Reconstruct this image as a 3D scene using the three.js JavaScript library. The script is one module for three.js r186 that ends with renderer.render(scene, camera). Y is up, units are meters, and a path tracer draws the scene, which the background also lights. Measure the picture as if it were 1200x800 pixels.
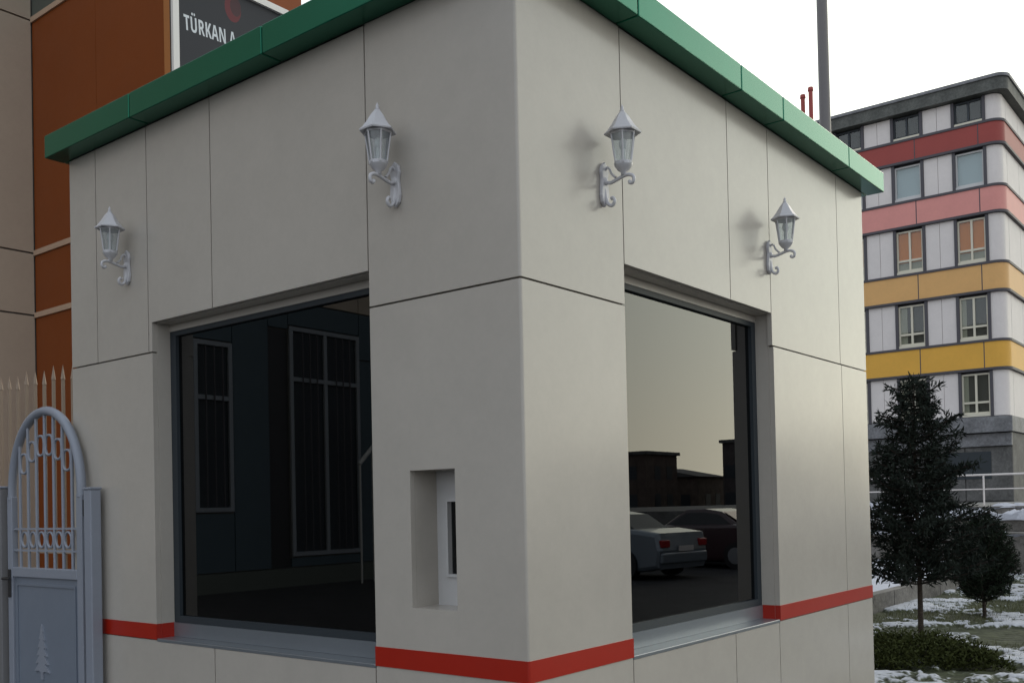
import * as THREE from 'three';
import { mergeGeometries } from 'three/addons/utils/BufferGeometryUtils.js';
import { RoundedBoxGeometry } from 'three/addons/geometries/RoundedBoxGeometry.js';

// ---------------------------------------------------------------- camera, sky, sun, exposure
const scene = new THREE.Scene();
const F = 1159.86, CY = 574.62;                       // focal length and optical centre of the (cropped) photograph, in its pixels
const camera = new THREE.PerspectiveCamera(2 * Math.atan(CY / F) * 180 / Math.PI, 1200 / (2 * CY), 0.05, 900);
camera.position.set(2.4812, 1.6, 3.2109);
{
  const yaw = 0.6712, pitch = 0.0163, roll = -0.0217;
  camera.rotation.order = 'YXZ';
  camera.rotation.set(pitch, yaw, roll);
  camera.setViewOffset(1200, 2 * CY, 0, 0, 1200, 800);
}
const SUN = new THREE.Vector3(0.02, 0.44, -0.90).normalize();
{
  // winter dusk under thin cloud: a broad warm glow low over the veiled sun, milky white round it, greyer and bluer away from it
  const w = 1024, h = 512, d = new Float32Array(w * h * 4), az0 = Math.atan2(SUN.z, SUN.x) + 0.12;
  const mix = THREE.MathUtils.lerp;
  for (let j = 0; j < h; j++) for (let i = 0; i < w; i++) {
    const e = ((j + 0.5) / h - 0.5) * Math.PI, a = ((i + 0.5) / w - 0.5) * 2 * Math.PI;
    let da = Math.abs(a - az0); if (da > Math.PI) da = 2 * Math.PI - da;
    const s = 0.5 + 0.5 * Math.cos(da), low = Math.pow(1 - Math.max(0, Math.sin(e)), 2.2), el = Math.max(0, e) * 57.3;
    const side = Math.exp(-Math.pow(da * 57.3 / 52, 2)), glow = side * Math.exp(-Math.pow((el - 11) / 22, 2)), ember = side * Math.exp(-Math.pow(el / 8, 2)), k = (j * w + i) * 4;
    d[k] = mix(0.74, mix(1.02, 1.40, s * s), low) + 1.30 * glow + 0.55 * ember;
    d[k + 1] = mix(0.82, mix(1.06, 1.42, s * s), low) + 1.30 * glow + 0.30 * ember;
    d[k + 2] = mix(0.92, mix(1.13, 1.38, s * s), low) + 0.92 * glow - 0.02 * ember;
    d[k + 3] = 1;
  }
  const t = new THREE.DataTexture(d, w, h, THREE.RGBAFormat, THREE.FloatType);
  t.mapping = THREE.EquirectangularReflectionMapping; t.magFilter = THREE.LinearFilter; t.minFilter = THREE.LinearFilter; t.needsUpdate = true;
  scene.background = t; scene.environment = t;
}
const sun = new THREE.DirectionalLight(new THREE.Color(1.0, 0.86, 0.70), 0.5);
sun.position.copy(SUN).multiplyScalar(60); scene.add(sun); scene.add(sun.target);
sun.castShadow = true; sun.shadow.radius = 40; sun.shadow.mapSize.set(2048, 2048);
Object.assign(sun.shadow.camera, { left: -30, right: 30, top: 30, bottom: -30, near: 1, far: 160 });
const renderer = new THREE.WebGLRenderer({ antialias: true });
renderer.shadowMap.enabled = true; renderer.toneMapping = THREE.LinearToneMapping; renderer.toneMappingExposure = 1.0;

// ---------------------------------------------------------------- helpers
let seed = 7;
const rnd = () => { seed = (seed * 1664525 + 1013904223) >>> 0; return seed / 4294967296; };
const rr = (a, b) => a + (b - a) * rnd();
const taken = new Map();
function numbered(name) { const n = taken.get(name) || 0; taken.set(name, n + 1); return n ? `${name}_${String(n).padStart(3, '0')}` : name; }
function thing(name, label, category, group, pos = [0, 0, 0], turn = 0) {
  const o = new THREE.Group(); o.name = numbered(name); o.position.set(...pos); o.rotation.y = turn;
  o.userData = { label, category }; if (group) o.userData.group = group; scene.add(o); return o;
}
function structure(name, geo, mat) { const o = mesh(name, geo, mat, scene); o.name = numbered(name); o.userData = { kind: 'structure' }; return o; }
function mesh(name, geo, mat, parent) {
  const o = new THREE.Mesh(Array.isArray(geo) ? merge(geo) : geo, mat); o.name = name; o.castShadow = o.receiveShadow = true; parent.add(o); return o;
}
const flat = (g) => { const n = g.index ? g.toNonIndexed() : g; for (const k of Object.keys(n.attributes)) if (!['position', 'normal', 'uv'].includes(k)) n.deleteAttribute(k); return n; };
const merge = (list) => mergeGeometries(list.map(flat));
function wuv(g) {                                      // texture coordinates in metres, by the way each face points
  g = flat(g); if (!g.attributes.normal) g.computeVertexNormals();
  const p = g.attributes.position, n = g.attributes.normal, u = new Float32Array(p.count * 2);
  for (let i = 0; i < p.count; i++) {
    const a = Math.abs(n.getX(i)), b = Math.abs(n.getY(i)), c = Math.abs(n.getZ(i));
    if (b >= a && b >= c) { u[2 * i] = p.getX(i); u[2 * i + 1] = p.getZ(i); } else if (a >= c) { u[2 * i] = p.getZ(i); u[2 * i + 1] = p.getY(i); } else { u[2 * i] = p.getX(i); u[2 * i + 1] = p.getY(i); }
  }
  g.setAttribute('uv', new THREE.BufferAttribute(u, 2)); return g;
}
const box = (x0, x1, y0, y1, z0, z1) => wuv(new THREE.BoxGeometry(x1 - x0, y1 - y0, z1 - z0).translate((x0 + x1) / 2, (y0 + y1) / 2, (z0 + z1) / 2));
function soft(x0, x1, y0, y1, z0, z1, r = 0.01) {
  const g = new RoundedBoxGeometry(x1 - x0, y1 - y0, z1 - z0, 1, Math.min(r, (x1 - x0) * 0.45, (y1 - y0) * 0.45, (z1 - z0) * 0.45));
  return wuv(g.translate((x0 + x1) / 2, (y0 + y1) / 2, (z0 + z1) / 2));
}
const tube = (pts, r, seg = 24, rad = 8, closed = false) => flat(new THREE.TubeGeometry(new THREE.CatmullRomCurve3(pts.map((p) => new THREE.Vector3(...p)), closed), seg, r, rad, closed));
const cyl = (r0, r1, y0, y1, x = 0, z = 0, n = 16) => flat(new THREE.CylinderGeometry(r1, r0, y1 - y0, n).translate(x, (y0 + y1) / 2, z));
function bar(a, b, r, n = 8) {
  const A = new THREE.Vector3(...a), B = new THREE.Vector3(...b), g = new THREE.CylinderGeometry(r, r, A.distanceTo(B), n);
  g.applyQuaternion(new THREE.Quaternion().setFromUnitVectors(new THREE.Vector3(0, 1, 0), B.clone().sub(A).normalize()));
  return flat(g.translate(...A.add(B).multiplyScalar(0.5).toArray()));
}
function extrude(points, depth, bevel = 0) {           // outline in x, y; from z = 0 to depth
  return wuv(new THREE.ExtrudeGeometry(new THREE.Shape(points.map((p) => new THREE.Vector2(...p))), { depth, bevelEnabled: bevel > 0, bevelThickness: bevel, bevelSize: bevel, bevelSegments: 2, curveSegments: 8 }));
}
// tileable value noise
function lattice(n, s) { const a = new Float32Array(n * n); let q = s >>> 0; for (let i = 0; i < n * n; i++) { q = (q * 1664525 + 1013904223) >>> 0; a[i] = q / 4294967296; } return a; }
function noiseField(size, octaves, s) {                // octaves: [cells, weight]
  const out = new Float32Array(size * size); let tot = 0;
  octaves.forEach(([n, wt], k) => {
    const a = lattice(n, s + k * 7919 + 13); tot += wt;
    for (let j = 0; j < size; j++) for (let i = 0; i < size; i++) {
      const x = i / size * n, y = j / size * n, x0 = Math.floor(x), y0 = Math.floor(y); let fx = x - x0, fy = y - y0;
      fx = fx * fx * (3 - 2 * fx); fy = fy * fy * (3 - 2 * fy);
      const x1 = (x0 + 1) % n, y1 = (y0 + 1) % n;
      out[j * size + i] += wt * ((a[y0 * n + x0] * (1 - fx) + a[y0 * n + x1] * fx) * (1 - fy) + (a[y1 * n + x0] * (1 - fx) + a[y1 * n + x1] * fx) * fy);
    }
  });
  for (let i = 0; i < out.length; i++) out[i] /= tot; return out;
}
function texture(size, fn, srgb, metres) {
  const d = new Uint8Array(size * size * 4);
  for (let j = 0; j < size; j++) for (let i = 0; i < size; i++) { const c = fn(i, j, j * size + i), k = (j * size + i) * 4; d[k] = c[0]; d[k + 1] = c[1]; d[k + 2] = c[2]; d[k + 3] = 255; }
  const t = new THREE.DataTexture(d, size, size, THREE.RGBAFormat); t.magFilter = THREE.LinearFilter; t.minFilter = THREE.LinearMipmapLinearFilter; t.generateMipmaps = true;
  t.wrapS = t.wrapT = THREE.RepeatWrapping; if (srgb) t.colorSpace = THREE.SRGBColorSpace; t.repeat.set(1 / metres, 1 / metres); t.needsUpdate = true; return t;
}
const grey = (v) => { const c = Math.max(0, Math.min(255, v * 255)); return [c, c, c]; };
const fieldA = noiseField(512, [[5, 1], [11, 0.7], [37, 0.5], [120, 0.35]], 3), fieldB = noiseField(512, [[3, 1], [6, 0.8]], 17), fieldC = noiseField(512, [[30, 1], [90, 0.8], [256, 0.8]], 29);
const filmTex = texture(512, (i, j, k) => { const v = 0.95 + 0.045 * (fieldA[k] - 0.5) + 0.03 * (fieldC[k] - 0.5); return [v * 255, v * 254, v * 251]; }, true, 2.7);
const waveTex = texture(512, (i, j, k) => grey(fieldB[k]), false, 2.3);
const roughTex = texture(512, (i, j, k) => grey(0.78 + 0.25 * (fieldA[k] - 0.5)), false, 1.9);
const grainTex = texture(512, (i, j, k) => grey(0.5 + 0.9 * (fieldC[k] - 0.5)), false, 1.1);
const stoneTex = texture(512, (i, j, k) => { const v = 0.80 + 0.35 * (fieldA[k] - 0.5) + 0.35 * (fieldC[k] - 0.5); return [v * 255, v * 253, v * 249]; }, true, 2.1);

const mat = (r, g, b, rough = 0.6, extra = {}) => new THREE.MeshStandardMaterial({ color: new THREE.Color().setRGB(r, g, b), roughness: rough, ...extra });
const phys = (r, g, b, rough, extra = {}) => new THREE.MeshPhysicalMaterial({ color: new THREE.Color().setRGB(r, g, b), roughness: rough, ...extra });
const M = {
  panel: phys(0.52, 0.485, 0.44, 0.30, { map: filmTex, roughnessMap: roughTex, bumpMap: waveTex, bumpScale: 0.0012 }),
  joint: mat(0.15, 0.14, 0.13, 0.9),
  red: phys(0.42, 0.018, 0.006, 0.42, { map: filmTex, roughnessMap: roughTex }),
  green: phys(0.012, 0.175, 0.103, 0.32, { metalness: 0.65, map: filmTex, roughnessMap: roughTex, bumpMap: waveTex, bumpScale: 0.001 }),
  sill: mat(0.30, 0.33, 0.37, 0.30, { map: filmTex, metalness: 0.55 }),
  darkFrame: mat(0.022, 0.030, 0.037, 0.55),
  whiteFrame: mat(0.62, 0.62, 0.63, 0.4, { map: filmTex }),
  tinted: phys(0.12, 0.15, 0.16, 0.0, { transmission: 1, thickness: 0, ior: 1.62 }),
  clear: phys(0.85, 0.88, 0.88, 0.02, { transmission: 1, thickness: 0, ior: 1.5 }),
  room: mat(0.25, 0.24, 0.23, 0.9),
  roof: mat(0.18, 0.18, 0.18, 0.9, { map: stoneTex }),
  lampWhite: mat(0.64, 0.64, 0.68, 0.38, { map: filmTex }),
  lampGlass: phys(0.80, 0.84, 0.86, 0.12, { transmission: 0.85, thickness: 0, ior: 1.5 }),
  candle: mat(0.70, 0.70, 0.66, 0.5),
  gate: mat(0.30, 0.33, 0.40, 0.5, { map: filmTex, roughnessMap: roughTex }),
  gatePanel: mat(0.21, 0.245, 0.31, 0.5, { map: filmTex, roughnessMap: roughTex }),
  fence: mat(0.33, 0.25, 0.185, 0.7),
  black: mat(0.02, 0.02, 0.022, 0.5),
  beige: phys(0.47, 0.385, 0.305, 0.4, { map: filmTex, roughnessMap: roughTex, bumpMap: waveTex, bumpScale: 0.0012 }),
  orange: phys(0.26, 0.062, 0.010, 0.5, { specularIntensity: 0.4, map: filmTex, roughnessMap: roughTex, bumpMap: waveTex, bumpScale: 0.0012 }),
  orangeTrim: mat(0.50, 0.19, 0.05, 0.45, { map: filmTex }),
  paleTrim: mat(0.60, 0.42, 0.30, 0.5, { map: filmTex }),
  slateBlue: mat(0.065, 0.10, 0.125, 0.6, { map: filmTex }),
  slate: mat(0.10, 0.115, 0.10, 0.5, { map: filmTex }),
  asphalt: mat(0.055, 0.056, 0.06, 0.92, { map: stoneTex, bumpMap: grainTex, bumpScale: 0.01 }),
  paving: mat(0.26, 0.26, 0.255, 0.9, { map: stoneTex, bumpMap: grainTex, bumpScale: 0.006 }),
  concrete: mat(0.30, 0.285, 0.265, 0.92, { map: stoneTex, bumpMap: grainTex, bumpScale: 0.012 }),
  snow: mat(0.52, 0.53, 0.58, 0.9, { bumpMap: grainTex, bumpScale: 0.02 }),
  bark: mat(0.07, 0.052, 0.04, 0.95, { map: stoneTex, bumpMap: grainTex, bumpScale: 0.02 }),
  needles: phys(0.018, 0.026, 0.016, 0.9, { side: THREE.DoubleSide, specularIntensity: 0.2 }),
  needlesBlue: phys(0.020, 0.026, 0.021, 0.9, { side: THREE.DoubleSide, specularIntensity: 0.2 }),
  olive: phys(0.040, 0.048, 0.015, 0.9, { side: THREE.DoubleSide, specularIntensity: 0.2 }),
  steel: mat(0.16, 0.15, 0.15, 0.5, { metalness: 0.3 }),
  white: mat(0.82, 0.77, 0.76, 0.6, { map: filmTex }),
  trimDark: mat(0.07, 0.065, 0.075, 0.6),
  bandRed: mat(0.36, 0.055, 0.045, 0.55, { map: filmTex }),
  bandPink: mat(0.80, 0.33, 0.30, 0.55, { map: filmTex }),
  bandOchre: mat(0.80, 0.46, 0.17, 0.55, { map: filmTex }),
  bandYellow: mat(0.83, 0.45, 0.06, 0.55, { map: filmTex }),
  curtainOrange: mat(0.88, 0.27, 0.04, 0.9), curtainDark: mat(0.10, 0.09, 0.075, 0.9), blind: mat(0.62, 0.68, 0.70, 0.8), curtainPale: mat(0.46, 0.42, 0.32, 0.9),
  frameCream: mat(0.66, 0.62, 0.50, 0.5),
  pale: mat(0.30, 0.31, 0.34, 0.6, { map: stoneTex }), paleDark: mat(0.17, 0.17, 0.17, 0.7, { map: stoneTex }), roofEdge: mat(0.16, 0.17, 0.16, 0.7, { map: stoneTex }),
};

// ---------------------------------------------------------------- ground
structure('ground', wuv(new THREE.PlaneGeometry(900, 900, 1, 1).rotateX(-Math.PI / 2)), M.asphalt);
{
  // garden bed behind the booth: bare soil and winter grass under broken snow
  const S = 1024, n1 = noiseField(S, [[9, 1], [21, 0.8], [60, 0.55], [200, 0.4]], 91), n2 = noiseField(S, [[40, 1], [150, 0.9], [400, 0.8]], 57);
  const snowy = (k) => THREE.MathUtils.smoothstep(n1[k] + 0.22 * (n2[k] - 0.5), 0.53, 0.60);
  const t = texture(S, (i, j, k) => {
    const s = snowy(k), g = n2[k];
    const soil = [34 + 46 * g, 37 + 48 * g, 24 + 30 * g], sn = 158 + 40 * g;
    return [soil[0] * (1 - s) + sn * s, soil[1] * (1 - s) + (sn + 2) * s, soil[2] * (1 - s) + (sn + 7) * s];
  }, true, 9);
  const hgt = texture(S, (i, j, k) => grey(0.55 * snowy(k) + 0.45 * n2[k]), false, 9);
  const g = new THREE.PlaneGeometry(5.2, 13.9, 130, 340).rotateX(-Math.PI / 2).translate(0.55, 0.012, -11.3), p = g.attributes.position;
  for (let i = 0; i < p.count; i++) {
    const x = p.getX(i), z = p.getZ(i), a = ((Math.floor(x / 9 * S) % S) + S) % S, b = ((Math.floor(z / 9 * S) % S) + S) % S, k = b * S + a;
    p.setY(i, 0.012 + 0.035 * snowy(k) + 0.03 * n2[k] + 0.05 * n1[k] * 0.6);
  }
  g.computeVertexNormals(); const uv = g.attributes.uv;
  for (let i = 0; i < p.count; i++) uv.setXY(i, p.getX(i), p.getZ(i));
  structure('garden_bed', g, mat(1, 1, 1, 0.95, { map: t, bumpMap: hgt, bumpScale: 0.03 }));
}
{ // snowed-in terrace behind the low wall, and the higher ground the far buildings stand on
  const bump = (g, amp) => { const p = g.attributes.position; for (let i = 0; i < p.count; i++) { const k = ((Math.floor(p.getZ(i) * 40) % 512 + 512) % 512) * 512 + ((Math.floor(p.getX(i) * 40) % 512 + 512) % 512); p.setY(i, p.getY(i) + amp * (fieldA[k] - 0.5) + amp * 0.8 * (fieldB[k] - 0.5)); } g.computeVertexNormals(); return wuv(g); };
  structure('snowy_terrace', bump(new THREE.PlaneGeometry(14, 8.2, 160, 90).rotateX(-Math.PI / 2).translate(-9.22, 0.30, -14.2), 0.10), M.snow);
  structure('upper_ground', box(-70, 30, 0.02, 1.38, -120, -20.9), M.paving);
}
structure('pavement', box(-4.6, 0.9, 0.004, 0.10, -4.28, 0.9), M.paving);

// ---------------------------------------------------------------- guard booth
const L = 3.65, R = 4.17, TOP = 3.88, YJ = 2.545, YS = 0.965, YB = 0.875, TH = 0.03, GV = 0.004, GH = 0.0045;
const WLx0 = -2.72, WLx1 = -0.90, WLy = 2.715, WRz0 = 0.81, WRz1 = 2.505, WRy = 2.74;
const NX0 = -0.656, NX1 = -0.384, NY0 = 1.154, NY1 = 1.772;
const booth = thing('guard_booth', 'cream panelled guard booth with green eaves and a red stripe', 'guard booth');
const panelL = (x0, x1, y0, y1) => mesh('cladding_panel', box(x0 + GV, x1 - GV, y0 + GH, y1 - GH, -TH, 0), M.panel, booth);
const panelR = (s0, s1, y0, y1) => mesh('cladding_panel', box(-TH, 0, y0 + GH, y1 - GH, -s1 + GV, -s0 - GV), M.panel, booth);
function corner(xl, zr, y0, y1, out = 0, th = TH) {    // one folded sheet round the booth's front corner
  const s = new THREE.Shape(), r = 0.012, o = out;
  s.moveTo(xl, -o); s.lineTo(o - r, -o); s.quadraticCurveTo(o, -o, o, -o + r); s.lineTo(o, zr); s.lineTo(-th, zr); s.lineTo(-th, th); s.lineTo(xl, th); s.closePath();
  const g = new THREE.ExtrudeGeometry(s, { depth: y1 - y0, bevelEnabled: false, curveSegments: 5 });
  return wuv(g.rotateX(-Math.PI / 2).scale(1, 1, 1).translate(0, y0, 0));
}
// plan shapes are drawn with y = distance behind the front wall, which rotateX(-90) turns to z = -y
mesh('cladding_panel', corner(WLx1 + GV, WRz0 - GV, YJ + GH, TOP), M.panel, booth);
mesh('cladding_panel', merge([
  corner(WLx1 + GV, WRz0 - GV, NY1, YJ - GH), corner(NX1, WRz0 - GV, NY0, NY1), corner(WLx1 + GV, WRz0 - GV, YS, NY0),
  box(WLx1 + GV, NX0, NY0, NY1, -TH, 0),
]), M.panel, booth);
mesh('cladding_panel', corner(WLx1 + GV, WRz0 - GV, 0.10, YB), M.panel, booth);
panelL(-L, -3.33, YJ, TOP); panelL(-3.33, -2.76, YJ, TOP); panelL(-2.76, -2.13, WLy, TOP); panelL(-2.13, WLx1, WLy, TOP);
panelL(-L, WLx0, YS - GH, YJ); mesh('cladding_panel', box(-2.76 + GV, WLx0 - GV, YJ + GH, WLy + GH, -TH, 0), M.panel, booth);
panelL(-L, -2.16, 0.10, YB); panelL(-2.16, WLx1, 0.10, YB);
panelR(WRz0, 1.94, WRy, TOP); panelR(1.94, 2.49, WRy, TOP); panelR(2.49, 3.64, YJ, TOP); panelR(3.64, R, YJ, TOP);
panelR(WRz1, 3.66, YS - GH, YJ); panelR(3.66, R, YS - GH, YJ);
panelR(WRz0, 1.90, 0.10, YB); panelR(1.90, 2.495, 0.10, YB); panelR(2.495, 3.66, 0.10, YB); panelR(3.66, R, 0.10, YB);
// sides turned away from the view
mesh('cladding_panel', box(-L, -L + TH, 0.10, TOP, -R + TH, -TH - 0.002), M.panel, booth);
mesh('cladding_panel', box(-L + TH, -TH - 0.002, 0.10, TOP, -R, -R + TH), M.panel, booth);
// inner walls, with the window and hatch openings
{
  const z0 = -0.20, z1 = -TH - 0.004, x1 = -TH - 0.004, x0 = -0.20, l = -L + 0.035;
  mesh('wall', merge([
    box(l, WLx0 - 0.016, 0.1, TOP, z0, z1), box(WLx0 - 0.016, WLx1 + 0.002, WLy + 0.016, TOP, z0, z1), box(WLx0 - 0.016, WLx1 + 0.002, 0.1, YB - 0.02, z0, z1),
    box(WLx1 + 0.018, NX0 - 0.016, 0.1, TOP, z0, z1), box(NX1 + 0.016, x0, 0.1, TOP, z0, z1), box(NX0 - 0.016, NX1 + 0.016, 0.1, NY0 - 0.016, z0, z1), box(NX0 - 0.016, NX1 + 0.016, NY1 + 0.016, TOP, z0, z1),
  ]), M.joint, booth);
  mesh('wall', merge([
    box(x0, x1, 0.1, TOP, -WRz0 + 0.018, z1), box(x0, x1, WRy + 0.016, TOP, -WRz1 - 0.016, -WRz0 - 0.002), box(x0, x1, 0.1, YB - 0.02, -WRz1 - 0.016, -WRz0 - 0.002), box(x0, x1, 0.1, TOP, -R + 0.035, -WRz1 - 0.018),
  ]), M.joint, booth);
  mesh('wall', box(l, l + 0.1, 0.1, TOP, -R + 0.14, z0 - 0.002), M.room, booth);
  mesh('wall', box(l, x1, 0.1, TOP, -R + 0.035, -R + 0.135), M.room, booth);
  mesh('floor', box(l + 0.102, x0 - 0.002, 0.1, 0.14, -R + 0.14, z0 - 0.002), M.room, booth);
  mesh('ceiling', box(l + 0.102, x0 - 0.002, 3.2, 3.26, -R + 0.14, z0 - 0.002), M.room, booth);
  mesh('roof', box(-L + 0.01, -0.01, TOP + 0.01, TOP + 0.11, -R + 0.01, -0.01), M.roof, booth);
}
// red stripe, wrapping round the corner and into the window reveals
mesh('stripe', box(-L, WLx0 + 0.001, YB, YS, -TH, 0.004), M.red, booth);
mesh('stripe', box(WLx0 + 0.0005, WLx0 + 0.003, YB, YS, -0.114, -TH - 0.001), M.red, booth);
mesh('stripe', corner(WLx1 + 0.001, WRz0, YB, YS, 0.004), M.red, booth);
mesh('stripe', box(-TH, 0.004, YB, YS, -R, -WRz1), M.red, booth);
mesh('stripe', box(-0.114, -TH - 0.001, YB, YS, -WRz1 + 0.0005, -WRz1 + 0.003), M.red, booth);
// reveals (folded returns of the cladding)
mesh('reveal', merge([box(WLx0 - 0.014, WLx0, YB, WLy, -0.165, -TH - 0.001), box(WLx1, WLx1 + 0.014, YB, WLy, -0.165, -TH - 0.001), box(WLx0 - 0.014, WLx1 + 0.014, WLy, WLy + 0.014, -0.165, -TH - 0.001)]), M.panel, booth);
mesh('reveal', merge([box(-0.165, -TH - 0.001, YB, WRy, -WRz1 - 0.014, -WRz1), box(-0.165, -TH - 0.001, YB, WRy, -WRz0, -WRz0 + 0.014), box(-0.165, -TH - 0.001, WRy, WRy + 0.014, -WRz1 - 0.014, -WRz0 + 0.014)]), M.panel, booth);
mesh('reveal', merge([box(NX0 - 0.012, NX0, NY0 - 0.012, NY1 + 0.012, -0.19, -TH - 0.001), box(NX1, NX1 + 0.012, NY0 - 0.012, NY1 + 0.012, -0.19, -TH - 0.001), box(NX0, NX1, NY1, NY1 + 0.012, -0.19, -TH - 0.001), box(NX0, NX1, NY0 - 0.012, NY0, -0.19, -TH - 0.001)]), M.panel, booth);
// windows: dark frame, tinted pane, sloping metal sill
function boothWindow(name, w, h, y0, at, turn, label) {  // local x along the wall, z outwards, origin at the bottom centre of the glass line
  const g = new THREE.Group(); g.name = name; g.position.set(...at); g.rotation.y = turn; g.userData.label = label; booth.add(g);
  const f = 0.055, a = w / 2;
  mesh('frame', merge([box(-a, -a + f, 0, h, -0.05, 0), box(a - f, a, 0, h, -0.05, 0), box(-a + f, a - f, h - f * 0.5, h, -0.05, 0), box(-a + f, a - f, 0, f * 0.7, -0.05, 0)]), M.darkFrame, g);
  mesh('pane', box(-a + f - 0.004, a - f + 0.004, f * 0.7 - 0.004, h - f * 0.5 + 0.004, -0.027, -0.021).translate(0, 0, 0), M.tinted, g);
  mesh('header', box(-a, a, h + 0.001, h + 0.04, -0.05, 0.004), M.panel, g);
mesh('bottom_rail', box(-a, a, YB - YS + 0.008, -0.001, -0.05, 0.006), M.sill, g);
  mesh('sill', soft(-a + 0.002, a - 0.002, YB - YS - 0.012, YB - YS + 0.007, -0.04, 0.118, 0.004), M.sill, g);
}
boothWindow('window', WLx1 - WLx0, WLy - YS - 0.041, YS, [(WLx0 + WLx1) / 2, YS, -0.115], 0);
boothWindow('window', WRz1 - WRz0, WRy - YS - 0.041, YS, [-0.115, YS, -(WRz0 + WRz1) / 2], Math.PI / 2);
{ // service hatch: white frame with a small dark pane set deep in the wall
  const g = new THREE.Group(); g.name = 'hatch'; g.position.set(0, 0, -0.175); booth.add(g); g.userData.label = 'small recessed service hatch with white frame';
  mesh('frame', merge([box(NX0, NX0 + 0.062, NY0, NY1, -0.03, 0), box(NX1 - 0.03, NX1, NY0, NY1, -0.03, 0), box(NX0 + 0.062, NX1 - 0.03, NY1 - 0.13, NY1, -0.03, 0), box(NX0 + 0.062, NX1 - 0.03, NY0, NY0 + 0.13, -0.03, 0)]), M.whiteFrame, g);
  mesh('sash', merge([box(NX0 + 0.062, NX0 + 0.075, NY0 + 0.13, NY1 - 0.13, -0.03, 0.012), box(NX0 + 0.075, NX1 - 0.03, NY0 + 0.13, NY0 + 0.143, -0.03, 0.012), box(NX0 + 0.075, NX1 - 0.03, NY1 - 0.143, NY1 - 0.13, -0.03, 0.012)]), M.whiteFrame, g);
  mesh('pane', box(NX0 + 0.074, NX1 - 0.031, NY0 + 0.142, NY1 - 0.142, -0.022, -0.016), M.tinted, g);
}
// green eaves: folded metal sections with visible butt joints
{
  const o = 0.128, y0 = TOP + 0.001, y1 = 4.025, g = 0.004;
  const section = (x0, x1, z0, z1) => mesh('eaves_section', soft(x0, x1, y0, y1, z0, z1, 0.006), M.green, booth);
  const e = 0.065; let prev = -L - e; for (const x of [-2.72, -1.5, -0.45, o]) { section(prev + (prev > -L ? g : 0), x - (x < o ? g : 0), 0.0, o); prev = x; }
  prev = 0; for (const s of [0.78, 1.88, 2.45, 3.56, R + o]) { section(0.0, o, -s + g, -prev - g); prev = s; }
  section(-L - e, -L, -R - o, -0.003); section(-L + 0.003, -0.003, -R - o, -R);
  mesh('eaves_section', merge([box(-L - e + 0.02, o - 0.02, y0 + 0.01, y1 - 0.02, 0.004, o - 0.012), box(0.004, o - 0.012, y0 + 0.01, y1 - 0.02, -R - o + 0.02, -0.002)]), M.joint, booth);
}

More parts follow.
